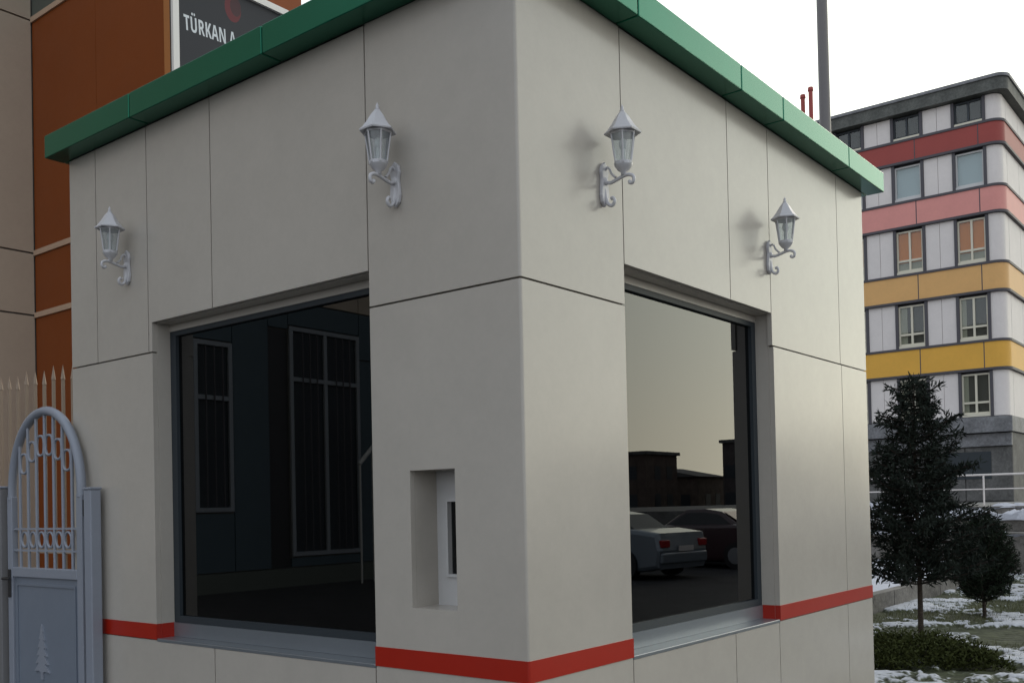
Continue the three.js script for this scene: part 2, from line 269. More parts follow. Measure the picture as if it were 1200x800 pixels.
// ---------------------------------------------------------------- wall lanterns
function makeLantern() {                               // local z points away from the wall, y = 0 at the arm
  const o = new THREE.Group(); o.name = numbered('wall_lantern'); scene.add(o);
  const Z = 0.115, hex = (r0, r1, y0, y1) => flat(new THREE.CylinderGeometry(r1, r0, y1 - y0, 6, 1).translate(0, (y0 + y1) / 2, Z));
  // wall plate: a long leaf-shaped casting ending in a curl
  const plate = [[0, 0.085], [0.020, 0.070], [0.028, 0.040], [0.020, 0.012], [0.026, -0.03], [0.030, -0.065], [0.022, -0.095], [0, -0.112]];
  const outline = [...plate, ...plate.slice(1, -1).reverse().map(([x, y]) => [-x, y])];
  mesh('wall_plate', merge([extrude(outline.map(([x, y]) => [x * 0.9, y]), 0.010, 0.004).translate(0, 0, 0.004), flat(new THREE.SphereGeometry(0.019, 12, 8).scale(1, 1, 0.7).translate(0, 0.0, 0.016))]), M.lampWhite, o);
  mesh('lower_curl', merge([tube([[0, -0.035, 0.012], [0, -0.075, 0.018], [0, -0.108, 0.030], [0, -0.118, 0.050], [0, -0.100, 0.064], [0, -0.082, 0.054], [0, -0.086, 0.044]], 0.0085, 28, 7)]), M.lampWhite, o);
  mesh('arm', merge([tube([[0, 0.0, 0.012], [0, -0.012, 0.04], [0, -0.006, 0.075], [0, 0.004, Z], [0, 0.004, Z + 0.030], [0, -0.010, Z + 0.052], [0, -0.032, Z + 0.050], [0, -0.036, Z + 0.034], [0, -0.024, Z + 0.030]], 0.0085, 40, 7),
    tube([[0, 0.05, 0.012], [0, 0.062, 0.028], [0, 0.05, 0.042], [0, 0.03, 0.05], [0, 0.006, 0.072]], 0.006, 20, 6)]), M.lampWhite, o);
  mesh('cup', flat(new THREE.LatheGeometry([[0.0, 0.0], [0.014, 0.002], [0.012, 0.016], [0.026, 0.026], [0.040, 0.046], [0.043, 0.056], [0.0, 0.056]].map((p) => new THREE.Vector2(...p)), 18).translate(0, 0.004, Z)), M.lampWhite, o);
  const yb = 0.058, yt = 0.195, rb = 0.040, rt = 0.060, bars = [];
  for (let k = 0; k < 6; k++) { const a = k * Math.PI / 3 + Math.PI / 6, c = Math.cos(a), s = Math.sin(a); bars.push(bar([rb * c, yb, Z + rb * s], [rt * c, yt, Z + rt * s], 0.0042, 6)); }
  bars.push(hex(rb + 0.005, rb + 0.006, yb - 0.003, yb + 0.008), hex(rt + 0.004, rt + 0.006, yt - 0.006, yt + 0.004));
  mesh('cage', merge(bars), M.lampWhite, o);
  mesh('glass', flat(new THREE.CylinderGeometry(rt - 0.004, rb - 0.004, yt - yb - 0.012, 6, 1, true).rotateY(Math.PI / 6 + Math.PI / 6).translate(0, (yt + yb) / 2, Z)), M.lampGlass, o);
  mesh('candle_holder', merge([cyl(0.011, 0.011, yb, yb + 0.07, 0, Z, 10), flat(new THREE.SphereGeometry(0.019, 10, 8).scale(1, 1.5, 1).translate(0, yb + 0.09, Z))]), M.candle, o);
  const roof = flat(new THREE.LatheGeometry([[0.0, 0.200], [0.060, 0.200], [0.084, 0.196], [0.086, 0.202], [0.070, 0.216], [0.050, 0.243], [0.030, 0.276], [0.014, 0.296], [0.010, 0.300]].map((p) => new THREE.Vector2(...p)), 6).rotateY(Math.PI / 6).translate(0, 0, Z));
  roof.computeVertexNormals();
  mesh('lantern_roof', roof, M.lampWhite, o);
  mesh('finial', flat(new THREE.LatheGeometry([[0.010, 0.298], [0.013, 0.302], [0.006, 0.308], [0.009, 0.316], [0.003, 0.326], [0.0, 0.334]].map((p) => new THREE.Vector2(...p)), 12).translate(0, 0, Z)), M.lampWhite, o);
  return o;
}
{
  const first = makeLantern(), spots = [
    [[-2.965, 3.09, 0.001], 0, 'white wall lantern above the arched gate, farthest left'],
    [[-0.70, 3.09, 0.001], 0, 'white wall lantern between the big left window and the booth corner'],
    [[0.001, 3.09, -0.635], Math.PI / 2, 'white wall lantern right of the booth corner, over a panel seam'],
    [[0.001, 3.09, -2.462], Math.PI / 2, 'white wall lantern on the far right of the booth, beyond the mirrored window'],
  ];
  spots.forEach(([p, t, label], i) => {
    const o = i ? first.clone() : first; if (i) { o.name = numbered('wall_lantern'); scene.add(o); }
    o.position.set(...p); o.rotation.y = t; o.userData = { label, category: 'wall lamp', group: 'lanterns on the booth walls' };
  });
}

// ---------------------------------------------------------------- gate
{
  const g = thing('metal_gate', 'grey blue metal gate with arched top and solid lower panel', 'gate', null, [-3.92, 0, 0.05]);
  const hw = 0.492, top = 2.33, spring = 1.72, t = 0.022;     // local: x across, z thickness
  const arch = []; for (let k = 0; k <= 20; k++) { const a = Math.PI * k / 20; arch.push([-(hw - 0.03) * Math.cos(a), spring + (top - 0.04 - spring) * Math.pow(Math.sin(a), 0.9), 0]); }
  mesh('arch', tube(arch, 0.030, 48, 8), M.gate, g);
  for (const s of [-1, 1]) mesh('stile', soft(s * (hw - 0.03) - 0.034, s * (hw - 0.03) + 0.034, 0.13, spring + 0.02, -t, t, 0.006), M.gate, g);
  mesh('rail', soft(-hw + 0.065, hw - 0.065, 1.20, 1.265, -t, t, 0.006), M.gate, g);
  mesh('rail', soft(-hw + 0.065, hw - 0.065, 0.13, 0.20, -t, t, 0.006), M.gate, g);
  mesh('rail', box(-hw + 0.065, hw - 0.065, 1.372, 1.385, -0.008, 0.008), M.gate, g);
  mesh('rail', box(-hw + 0.065, hw - 0.065, 1.515, 1.528, -0.008, 0.008), M.gate, g);
  mesh('panel', soft(-hw + 0.062, hw - 0.062, 0.198, 1.202, -0.006, 0.006, 0.003), M.gatePanel, g);
  mesh('panel_frame', merge([box(-hw + 0.10, hw - 0.10, 1.145, 1.160, 0.006, 0.014), box(-hw + 0.10, hw - 0.10, 0.25, 0.265, 0.006, 0.014), box(-hw + 0.10, -hw + 0.115, 0.265, 1.145, 0.006, 0.014), box(hw - 0.115, hw - 0.10, 0.265, 1.145, 0.006, 0.014)]), M.gatePanel, g);
  const archY = (x) => spring + (top - 0.04 - spring) * Math.pow(Math.max(0, 1 - (x / (hw - 0.03)) ** 2), 0.45);
  for (let k = 0; k < 7; k++) {
    const x = -0.345 + k * 0.115;
    mesh('bar', bar([x, 1.262, 0], [x, archY(x) - 0.02, 0], 0.011, 8), M.gate, g);
  }
  for (let k = 0; k < 6; k++) {
    const x = -0.2875 + k * 0.115, y = archY(x) - 0.22;
    const loop = (cx, cy, w, h, r) => tube([[cx - w, cy - h, 0], [cx + w, cy - h, 0], [cx + w, cy + h, 0], [cx - w, cy + h, 0]], r, 24, 6, true);
    mesh('scroll', loop(x, y, 0.034, 0.055, 0.009), M.gate, g);
    mesh('scroll', tube([...Array(12)].map((_, i) => [x + 0.042 * Math.cos(i * Math.PI / 6), 1.45 + 0.05 * Math.sin(i * Math.PI / 6), 0]), 0.009, 24, 6, true), M.gate, g);
  }
  // fir-tree emblem in raised sheet on the lower panel
  const tree = [[0, 0.90]]; const tiers = 6;
  for (let k = 0; k < tiers; k++) { const y = 0.90 - (k + 1) * 0.052, w = 0.022 + k * 0.016; tree.push([w, y], [w * 0.45, y + 0.006]); }
  tree.push([0.014, 0.588], [0.014, 0.54], [-0.014, 0.54], [-0.014, 0.588]);
  for (let k = tiers - 1; k >= 0; k--) { const y = 0.90 - (k + 1) * 0.052, w = 0.022 + k * 0.016; tree.push([-w * 0.45, y + 0.006], [-w, y]); }
  mesh('fir_emblem', extrude(tree, 0.010).translate(-0.05, 0, 0.006), M.gate, g);
  const hd = mesh('handle', merge([soft(-hw + 0.012, -hw + 0.048, 1.06, 1.25, t, t + 0.008, 0.004), bar([-hw + 0.03, 1.19, t + 0.004], [-hw + 0.03, 1.19, t + 0.055], 0.009), bar([-hw + 0.03, 1.19, t + 0.05], [-hw + 0.13, 1.19, t + 0.05], 0.009)]), M.black, g);
  hd.userData.label = 'black lever handle';
  for (const y of [0.45, 1.6]) mesh('hinge', cyl(0.016, 0.016, y, y + 0.1, hw + 0.012, 0, 10), M.black, g);
  const p = thing('gate_post', 'square grey metal post between the arched gate and the booth', 'post', null, [-3.305, 0, 0.065]);
  mesh('shaft', soft(-0.042, 0.042, 0.0, 1.76, -0.035, 0.035, 0.008), M.gate, p);
  mesh('cap', soft(-0.046, 0.046, 1.76, 1.775, -0.039, 0.039, 0.005), M.gate, p);
  const q = thing('gate_post', 'dark grey post at the left edge, on the latch side of the gate', 'post', null, [-4.50, 0, 0.05]);
  mesh('shaft', soft(-0.05, 0.05, 0.0, 1.80, -0.05, 0.05, 0.008), mat(0.20, 0.20, 0.21, 0.6, { map: filmTex }), q);
  mesh('cap', soft(-0.055, 0.055, 1.80, 1.815, -0.055, 0.055, 0.005), M.gate, q);
}
{
  const g = thing('bar_fence', 'tall pale fence of spear topped bars behind the gate', 'fence', null, [0, 0, -0.8]);
  for (let k = 0; k < 22; k++) {
    const x = -3.93 - k * 0.155, y = 2.82 + 0.015 * Math.sin(k * 2.1);
    mesh('bar', merge([box(x - 0.011, x + 0.011, 0.0, y - 0.11, -0.011, 0.011), flat(new THREE.ConeGeometry(0.020, 0.12, 4).translate(x, y - 0.05, 0))]), M.fence, g);
  }
  mesh('rail', box(-7.2, -3.9, 0.35, 0.39, -0.016, 0.016), M.fence, g); mesh('rail', box(-7.2, -3.9, 1.30, 1.34, -0.016, 0.016), M.fence, g);
  for (const x of [-7.25, -3.86]) mesh('post', box(x - 0.03, x + 0.03, 0, 2.5, -0.03, 0.03), M.fence, g);
}

// ---------------------------------------------------------------- orange and beige office building on the left
{
  const X = -14.40, Z = -5.0, X1 = -10.22, Z1 = -7.45, H = 15;
  const b = thing('office_building', 'beige and orange panelled building behind the gate', 'building');
  mesh('wall', merge([box(X - 10, X - 0.05, 0, H, Z - 4, 20), box(X - 0.04, X1 - 0.05, 0, H, Z1 + 0.04, Z - 0.05)]), M.joint, b);
  const rows = [[0.4, 5.05], [5.05, 6.12], [6.12, 10.15], [10.15, H]], g = 0.016;
  const face = (z0, z1, y0, y1) => mesh('cladding_panel', box(X - 0.045, X, y0 + g, y1 - g, z0 + g * 0.6, z1 - g * 0.6), z0 > 7 && y0 < 6 ? M.slateBlue : M.beige, b);
  const cuts = [Z + 0.01, -2, 1, 4, 7.78];
  for (let k = 0; k < 4; k++) for (const [y0, y1] of rows) face(cuts[k], cuts[k + 1], y0, y1);
  for (const [y0, y1] of rows.slice(2)) { face(7.78, 10.15, y0, y1); face(10.15, 12.2, y0, y1); face(12.2, 16, y0, y1); face(16, 20, y0, y1); }
  face(7.78, 8.72, 5.05, 6.12); face(7.78, 8.72, 0.4, 1.6); face(8.72, 9.62, 0.4, 6.12); face(9.62, 10.15, 5.5, 6.12); face(10.15, 12.2, 5.6, 6.12); face(12.2, 16, 5.05, 6.12); face(12.2, 16, 0.4, 5.05); face(16, 20, 0.4, 5.05); face(16, 20, 5.05, 6.12); face(10.15, 12.2, 0.4, 0.62);
  mesh('plinth', box(X - 0.045, X + 0.03, 0, 0.39, Z + 0.01, 20), M.slate, b);
  const win = (z0, z1, y0, y1, mull, trans, bars) => {
    const w = new THREE.Group(); w.name = 'window'; b.add(w); const f = 0.09;
    mesh('frame', merge([box(X - 0.02, X + 0.03, y0, y1, z0, z0 + f), box(X - 0.02, X + 0.03, y0, y1, z1 - f, z1), box(X - 0.02, X + 0.03, y0, y0 + f, z0 + f, z1 - f), box(X - 0.02, X + 0.03, y1 - f, y1, z0 + f, z1 - f), ...mull.map((z) => box(X - 0.02, X + 0.028, y0 + f, y1 - f, z - f / 2, z + f / 2)), ...trans.map((y) => box(X - 0.02, X + 0.026, y - f / 2, y + f / 2, z0 + f, z1 - f))]), mat(0.26, 0.28, 0.31, 0.5), w);
    mesh('pane', box(X - 0.035, X - 0.025, y0 + 0.02, y1 - 0.02, z0 + 0.02, z1 - 0.02), M.darkFrame, w);
    for (const z of bars) mesh('grille_bar', box(X + 0.05, X + 0.07, y0 + f, y1 - f, z - 0.012, z + 0.012), M.trimDark, w);
  };
  win(7.80, 8.70, 1.62, 5.03, [], [3.9], [8.05, 8.25, 8.45]);
  win(10.17, 12.18, 0.64, 5.58, [11.17], [4.45], [10.5, 10.7, 10.9, 11.45, 11.65, 11.85]);
  mesh('doorway', box(X - 0.04, X - 0.03, 0.4, 5.48, 9.63, 10.14), M.black, b);
  // orange wing
  const orows = [[0.4, 5.05], [5.05, 6.12], [6.12, 10.15]];
  for (const [y0, y1] of orows) { mesh('cladding_panel', box(X + 0.01, (X + X1) / 2 - 0.004, y0 + 0.05, y1 - 0.05, Z - 0.045, Z), M.orange, b); mesh('cladding_panel', box((X + X1) / 2 + 0.004, X1 - 0.16, y0 + 0.05, y1 - 0.05, Z - 0.045, Z), M.orange, b); }
  mesh('cladding_panel', box(X + 0.01, X1 - 0.16, 10.20, H, Z - 0.045, Z), M.slate, b);
  for (const y of [5.05, 6.12, 10.15]) mesh('trim', box(X + 0.01, X1 - 0.16, y - 0.045, y + 0.045, Z - 0.04, Z + 0.03), M.paleTrim, b);
  mesh('corner_trim', box(X1 - 0.155, X1, 0.4, H, Z - 0.05, Z + 0.012), M.orangeTrim, b);
  mesh('cladding_panel', box(X1 - 0.045, X1, 0.4, H, Z1, Z - 0.055), M.orange, b);
  mesh('plinth', box(X + 0.031, X1, 0, 0.39, Z1, Z), M.slate, b);
}
{ // outside stair rail that shows in the left window's reflection
  const g = thing('stair_rail', 'sloping handrail mirrored in the left window', 'handrail', null, [-13.6, 0, 11.4]);
  mesh('handrail', bar([0, 2.6, 0], [0, 3.75, 1.2], 0.05), M.whiteFrame, g);
  for (const t of [0.02, 0.33, 0.66, 0.98]) mesh('baluster', bar([0, 0, 1.2 * t], [0, 2.6 + 1.15 * t, 1.2 * t], 0.022), M.whiteFrame, g);
}
{ // banner with white frame on the wing's side
  const g = thing('banner_sign', 'dark navy banner with white lettering and red emblem in white frame', 'sign', null, [-10.215, 7.3, -4.985]);
  const W = 2.12, H = 2.42, c = document.createElement('canvas'); c.width = 1024; c.height = 1208;
  const x = c.getContext('2d'); x.fillStyle = '#161a24'; x.fillRect(0, 0, 1024, 1208);
  const px = (m) => m / W * 1024;
  x.fillStyle = '#5e1620'; x.beginPath(); x.ellipse(px(1.08), px(H - 2.06), px(0.15), px(0.22), 0, 0, 7); x.fill();
  x.fillStyle = '#3c161f'; x.beginPath(); x.ellipse(px(1.13), px(H - 2.10), px(0.10), px(0.15), 0, 0, 7); x.fill();
  x.fillStyle = '#d2d8dc'; x.font = 'bold 150px sans-serif'; x.textBaseline = 'alphabetic';
  x.save(); x.translate(px(0.215), px(H - 1.40)); x.rotate(-0.05); const tw = x.measureText('TÜRKAN A').width; x.scale(px(0.92) / tw, 1.05); x.fillText('TÜRKAN A', 0, 0); x.restore();
  const t = new THREE.CanvasTexture(c); t.colorSpace = THREE.SRGBColorSpace;
  const plate = new THREE.BoxGeometry(0.03, H, W); const print = new THREE.PlaneGeometry(W, H).rotateY(Math.PI / 2).translate(0.034, H / 2, -W / 2);
  mesh('board', flat(plate.translate(0.015, H / 2, -W / 2)), M.darkFrame, g);
  mesh('print', flat(print), mat(1, 1, 1, 0.6, { map: t }), g);
  const f = 0.10; for (const [a, b2, y0, y1] of [[0, f, 0, H], [W - f, W, 0, H], [f, W - f, H - f, H], [f, W - f, 0, f]]) mesh('frame_bar', box(0.031, 0.085, y0, y1, -b2, -a), mat(0.78, 0.76, 0.72, 0.5), g);
}

// ---------------------------------------------------------------- striped building on the right
{
  const Z = -44.2, X = -7.32, H = 19.95, LEN = 20, DEP = 16;
  const b = thing('striped_building', 'white five storey building with red, pink and yellow bands', 'building');
  const plan = (o, r) => {                             // rounded front right corner; y of the shape = distance behind the front
    const s = new THREE.Shape(); s.moveTo(X - LEN, -o); s.lineTo(X + o - r, -o); s.absarc(X + o - r, -o + r, r, -Math.PI / 2, 0, false); s.lineTo(X + o, DEP); s.lineTo(X - LEN, DEP); s.closePath(); return s;
  };
  const slab = (o, r, y0, y1) => wuv(new THREE.ExtrudeGeometry(plan(o, r), { depth: y1 - y0, bevelEnabled: false, curveSegments: 10 }).rotateX(-Math.PI / 2).translate(0, y0, Z));
  mesh('core', slab(-0.22, 0.45, 1.38, 19.4), M.trimDark, b);
  const bands = [[17.12, 18.24, M.bandRed], [14.10, 15.38, M.bandPink], [10.62, 11.98, M.bandOchre], [7.18, 8.54, M.bandYellow]];
  for (const [y0, y1, m] of bands) {
    mesh('colour_band', slab(0.10, 0.55, y0 + 0.11, y1 - 0.11), m, b);
    mesh('band_trim', slab(0.14, 0.58, y1 - 0.11, y1), M.trimDark, b); mesh('band_trim', slab(0.14, 0.58, y0, y0 + 0.11), M.trimDark, b);
    for (let k = 0; k < 6; k++) mesh('band_joint', box(X - 0.9 - k * 2.72 - 0.02, X - 0.9 - k * 2.72 + 0.02, y0 + 0.11, y1 - 0.11, Z + 0.09, Z + 0.106), M.trimDark, b);
  }
  const floors = [[18.24, 19.38, 0], [15.38, 17.12, 1], [11.98, 14.10, 2], [8.54, 10.62, 3], [5.15, 7.18, 4]];
  const cols = [[-9.22, -8.04], [-11.90, -10.72], [-14.60, -13.40], [-17.30, -16.10], [-20.0, -18.8]];
  for (const [y0, y1, row] of floors) {
    // corner panel, rounded
    { const s = new THREE.Shape(); s.moveTo(-7.92, 0); s.lineTo(X - 0.45, 0); s.absarc(X - 0.45, 0.45, 0.45, -Math.PI / 2, 0, false); s.lineTo(X, 1.1); s.lineTo(X - 0.2, 1.1); s.lineTo(X - 0.2, 0.2); s.lineTo(-7.92, 0.2); s.closePath();
      mesh('wall_panel', wuv(new THREE.ExtrudeGeometry(s, { depth: y1 - y0 - 0.02, bevelEnabled: false, curveSegments: 8 }).rotateX(-Math.PI / 2).translate(0, y0 + 0.01, Z)), M.white, b); }
    for (let k = 0; k < 6; k++) mesh('wall_panel', box(X - 0.2, X, y0 + 0.01, y1 - 0.01, Z - 1.12 - (k + 1) * 2.4 + 0.02, Z - 1.12 - k * 2.4 - 0.02), M.white, b);
    cols.forEach(([x0, x1], c) => {
      const nx = c < cols.length - 1 ? cols[c + 1][1] : x0 - 1.5;
      for (const [a, e] of [[nx + 0.13, (nx + x0) / 2], [(nx + x0) / 2, x0 - 0.13]]) mesh('wall_panel', box(a + 0.008, e - 0.008, y0 + 0.01, y1 - 0.01, Z - 0.2, Z), M.white, b);
      if (row === 0 || !(row === 4 && c > 2)) {
        const w = new THREE.Group(); w.name = 'window'; b.add(w);
        const d = 0.13, fr = row === 1 ? M.whiteFrame : M.frameCream, mid = (x0 + x1) / 2;
        mesh('surround', box(x0 - d, x0, y0 + 0.01, y1 - 0.01, Z - 0.18, Z + 0.05), M.trimDark, w); mesh('surround', box(x1, x1 + d, y0 + 0.01, y1 - 0.01, Z - 0.18, Z + 0.05), M.trimDark, w);
        const top = y1 - (row === 0 ? 0.06 : 0.10), bot = y0 + 0.14, tr = row < 2 ? null : bot + 0.50;
        mesh('frame', merge([box(x0, x0 + 0.07, bot, top, Z - 0.16, Z - 0.06), box(x1 - 0.07, x1, bot, top, Z - 0.16, Z - 0.06), box(x0 + 0.07, x1 - 0.07, top - 0.07, top, Z - 0.16, Z - 0.06), box(x0 + 0.07, x1 - 0.07, bot, bot + 0.07, Z - 0.16, Z - 0.06),
          ...(row === 1 ? [] : [box(mid - 0.045, mid + 0.045, bot + 0.07, top - 0.07, Z - 0.15, Z - 0.055)]), ...(tr ? [box(x0 + 0.07, x1 - 0.07, tr - 0.045, tr + 0.045, Z - 0.152, Z - 0.057)] : [])]), row === 0 ? M.darkFrame : fr, w);
        mesh('pane', box(x0 + 0.06, x1 - 0.06, bot + 0.06, top - 0.06, Z - 0.115, Z - 0.105), M.clear, w);
        const cm = [M.curtainDark, M.blind, M.curtainOrange, M.curtainPale, M.curtainDark][row];
        if (row === 3 || row === 4) { mesh('curtain', box(x0 + 0.09, x1 - 0.09, bot, top, Z - 0.205, Z - 0.19), M.curtainDark, w); mesh('curtain', box(x0 + 0.06, x0 + 0.26 + 0.1 * (c % 2), bot, top, Z - 0.185, Z - 0.165), M.curtainPale, w); }
        else if (row === 2) { mesh('curtain', box(x0 + 0.06, x1 - 0.06, bot + 0.42, top, Z - 0.205, Z - 0.18), cm, w); mesh('curtain', box(x0 + 0.06, x1 - 0.06, bot, bot + 0.42, Z - 0.205, Z - 0.185), M.curtainPale, w); }
        else mesh(row === 1 ? 'blind' : 'curtain', box(x0 + 0.06, x1 - 0.06, bot, top, Z - 0.205, Z - 0.18), cm, w);
        mesh('sill', box(x0, x1, y0 + 0.01, y0 + 0.13, Z - 0.18, Z + 0.02), row === 1 ? M.whiteFrame : M.frameCream, w);
      }
    });
  }
  mesh('roof', slab(0.35, 0.5, 19.40, H), M.roofEdge, b);
  mesh('roof_edge', slab(0.42, 0.55, H + 0.001, H + 0.14), M.pale, b);
  mesh('ground_floor_wall', slab(0.02, 0.5, 1.38, 5.14), M.pale, b);
  for (const [x, h, label] of [[-16.92, 22.45, 'shorter thin red vent pipe on the far roof'], [-16.50, 22.72, 'taller thin red vent pipe on the far roof']]) {
    const v = thing('vent_pipe', label, 'pipe', 'red vent pipes on the striped building', [x, H + 0.12, Z - 1.8]);
    mesh('pipe', cyl(0.11, 0.11, 0, h - H - 0.30, 0, 0, 10), M.bandRed, v); mesh('cap', cyl(0.15, 0.13, h - H - 0.30, h - H - 0.12, 0, 0, 10), M.bandRed, v);
  }
}
{
  const g = thing('annex_building', 'low grey annex with flat roof behind the conifers', 'building', null, [0, 1.38, -38]);
  const y = 3.25;
  mesh('wall', box(-13, -5.95, 0, y - 0.6, -6.0, -0.06), M.paleDark, g);
  for (let k = 0; k < 4; k++) mesh('wall_panel', box(-7.62 - k * 1.7, -5.96 - k * 1.7, 0.05, y - 1.15, -0.055, 0), M.paleDark, g);
  mesh('beam', box(-13, -5.94, y - 1.1, y - 0.62, -0.05, 0.10), M.pale, g);
  mesh('roof', box(-13.2, -5.85, y - 0.58, y, -6.2, 0.35), M.pale, g);
  mesh('window', box(-8.9, -6.7, 0.9, 1.95, 0.001, 0.02), M.darkFrame, g);
}
{
  const p = thing('flag_pole', 'tall grey mast rising behind the booth roof', 'mast', null, [-6.60, 1.38, -21.25]);
  mesh('shaft', cyl(0.16, 0.12, 0, 20, 0, 0, 14), M.steel, p); mesh('base_plate', cyl(0.3, 0.3, 0, 0.04, 0, 0, 14), M.steel, p);
}

// ---------------------------------------------------------------- garden walls, terraces, railing
{
  const w = thing('retaining_wall', 'low concrete wall holding the snowy terrace', 'wall');
  for (let k = 0; k < 4; k++) mesh('wall_section', soft(-2.22, -2.05, 0.0, 0.30, -10.05 - (k + 1) * 1.15 + 0.01, -10.05 - k * 1.15 - 0.01, 0.012), M.concrete, w);
  mesh('wall_section', soft(-6.5, -2.06, 0, 0.30, -10.04, -9.88, 0.012), M.concrete, w);
  mesh('wall_section', soft(-6.5, -2.06, 0, 0.30, -14.83, -14.66, 0.012), M.concrete, w);
  const names = ['lowest snow capped garden wall at the right edge', 'middle snow capped garden wall at the right edge', 'highest snow capped garden wall below the white railing'];
  [[-18.4, 0.86], [-19.3, 1.12], [-20.2, 1.38]].forEach(([z, y], i) => {
    const t = thing('terrace_wall', names[i], 'wall', 'stepped garden walls', [0, 0, z]);
    mesh('wall_section', box(-9, 6, 0, y, -0.68, 0), M.concrete, t);
    const s = new THREE.PlaneGeometry(15, 0.78, 150, 10).rotateX(-Math.PI / 2).translate(-1.5, y + 0.03, -0.34), p = s.attributes.position;
    for (let k = 0; k < p.count; k++) { const e = Math.min(1, (0.39 - Math.abs(p.getZ(k) + 0.34)) * 12); const q = ((Math.floor(p.getZ(k) * 70 + i * 99) % 512 + 512) % 512) * 512 + ((Math.floor(p.getX(k) * 60 + 2000) % 512 + 512) % 512); p.setY(k, y - 0.05 + e * 0.9 * (fieldA[q] - 0.42) + 0.03); if (e <= 0.01) p.setY(k, y - 0.05 * fieldC[q]); }
    s.computeVertexNormals(); mesh('snow_cap', wuv(s), M.snow, t);
  });
  const r = thing('railing', 'white railing of thin bars on the far terrace', 'railing', null, [0, 1.38, -20.62]);
  mesh('rail', bar([-9, 0.70, 0], [6, 0.70, 0], 0.022), M.white, r); mesh('rail', bar([-9, 0.38, 0], [6, 0.38, 0], 0.014), M.white, r);
  for (let k = 0; k < 11; k++) mesh('post', bar([-9 + k * 1.5, 0, 0], [-9 + k * 1.5, 0.70, 0], 0.02), M.white, r);
}

// ---------------------------------------------------------------- trees and shrubs
function leafQuads(list) {                             // list of [centre, direction, side, length, width]
  const pos = new Float32Array(list.length * 18), nor = new Float32Array(list.length * 18), uv = new Float32Array(list.length * 12), n = new THREE.Vector3();
  list.forEach(([c, d, s, l, w], i) => {
    n.crossVectors(d, s).normalize(); const k = i * 18, A = [-0.5, -0.5, 1], P = [];
    for (const [u, v] of [[0, -0.35], [0.55, -0.5], [1, 0], [0, 0.35], [0.55, 0.5], [1, 0]]) P.push([c.x + d.x * l * u + s.x * w * v, c.y + d.y * l * u + s.y * w * v, c.z + d.z * l * u + s.z * w * v]);
    [P[0], P[1], P[2], P[0], P[2], P[4]].forEach((q, m) => { pos.set(q, k + m * 3); nor.set([n.x, n.y, n.z], k + m * 3); });
  });
  const g = new THREE.BufferGeometry(); g.setAttribute('position', new THREE.BufferAttribute(pos, 3)); g.setAttribute('normal', new THREE.BufferAttribute(nor, 3)); g.setAttribute('uv', new THREE.BufferAttribute(uv, 2)); return g;
}
const rv = () => new THREE.Vector3(rr(-1, 1), rr(-1, 1), rr(-1, 1)).normalize();
function conifer(t, H, base, rad, levels, perLevel, m, opt = {}) {
  const leaves = [], wood = [], len = opt.len || 0.075, ragged = opt.ragged ?? 0.35;
  for (let i = 0; i < levels; i++) {
    const f = i / (levels - 1), y = base + (H - base - 0.06) * f, prof = opt.profile ? opt.profile(f) : Math.pow(1 - f, 0.8);
    const n = Math.max(3, Math.round(perLevel * (0.45 + 0.55 * prof)));
    for (let b = 0; b < n; b++) {
      const a = (b + rnd() * 0.9) / n * Math.PI * 2 + i * 1.3, R0 = rad * prof * (1 - ragged + ragged * 1.6 * rnd()) + 0.03, rise = (opt.rise ?? 0.25) * R0 * rr(0.3, 1.4);
      const o = new THREE.Vector3(0, y + rr(-0.04, 0.04), 0), e = new THREE.Vector3(Math.cos(a) * R0, y + rise, Math.sin(a) * R0), md = o.clone().lerp(e, 0.55).add(new THREE.Vector3(0, -0.09 * R0, 0));
      if (R0 > 0.1) wood.push(tube([o.toArray(), md.toArray(), e.toArray()], 0.006 + 0.006 * R0, 5, 4));
      const steps = Math.max(4, Math.round(R0 / 0.017 * (opt.density || 1)));
      for (let s = 0; s < steps; s++) {
        const q = 0.10 + 0.9 * Math.sqrt((s + rnd()) / steps), c = new THREE.Vector3().addVectors(o.clone().multiplyScalar((1 - q) * (1 - q)), md.clone().multiplyScalar(2 * q * (1 - q))).add(e.clone().multiplyScalar(q * q));
        c.add(rv().multiplyScalar(0.022 + 0.05 * R0 * rnd()));
        for (let k = 0; k < 3; k++) {
          const dir = e.clone().sub(o).normalize().multiplyScalar(0.6).add(rv()).normalize(), sd = new THREE.Vector3().crossVectors(dir, rv()).normalize();
          leaves.push([c, dir, sd, len * rr(0.6, 1.3), len * (opt.thin || 0.20) * rr(0.7, 1.4)]);
        }
      }
    }
  }
  const tr = [[0, 0, 0], [rr(-0.01, 0.01), H * 0.3, rr(-0.01, 0.01)], [rr(-0.02, 0.02), H * 0.65, rr(-0.02, 0.02)], [0, H - 0.04, 0]];
  const curve = new THREE.CatmullRomCurve3(tr.map((q) => new THREE.Vector3(...q)));
  mesh('trunk', wuv(taper(curve, opt.trunk || 0.03, 0.006, 24, 9)), M.bark, t);
  if (wood.length) mesh('branches', merge(wood), M.bark, t);
  mesh('crown', leafQuads(leaves), m, t);
}
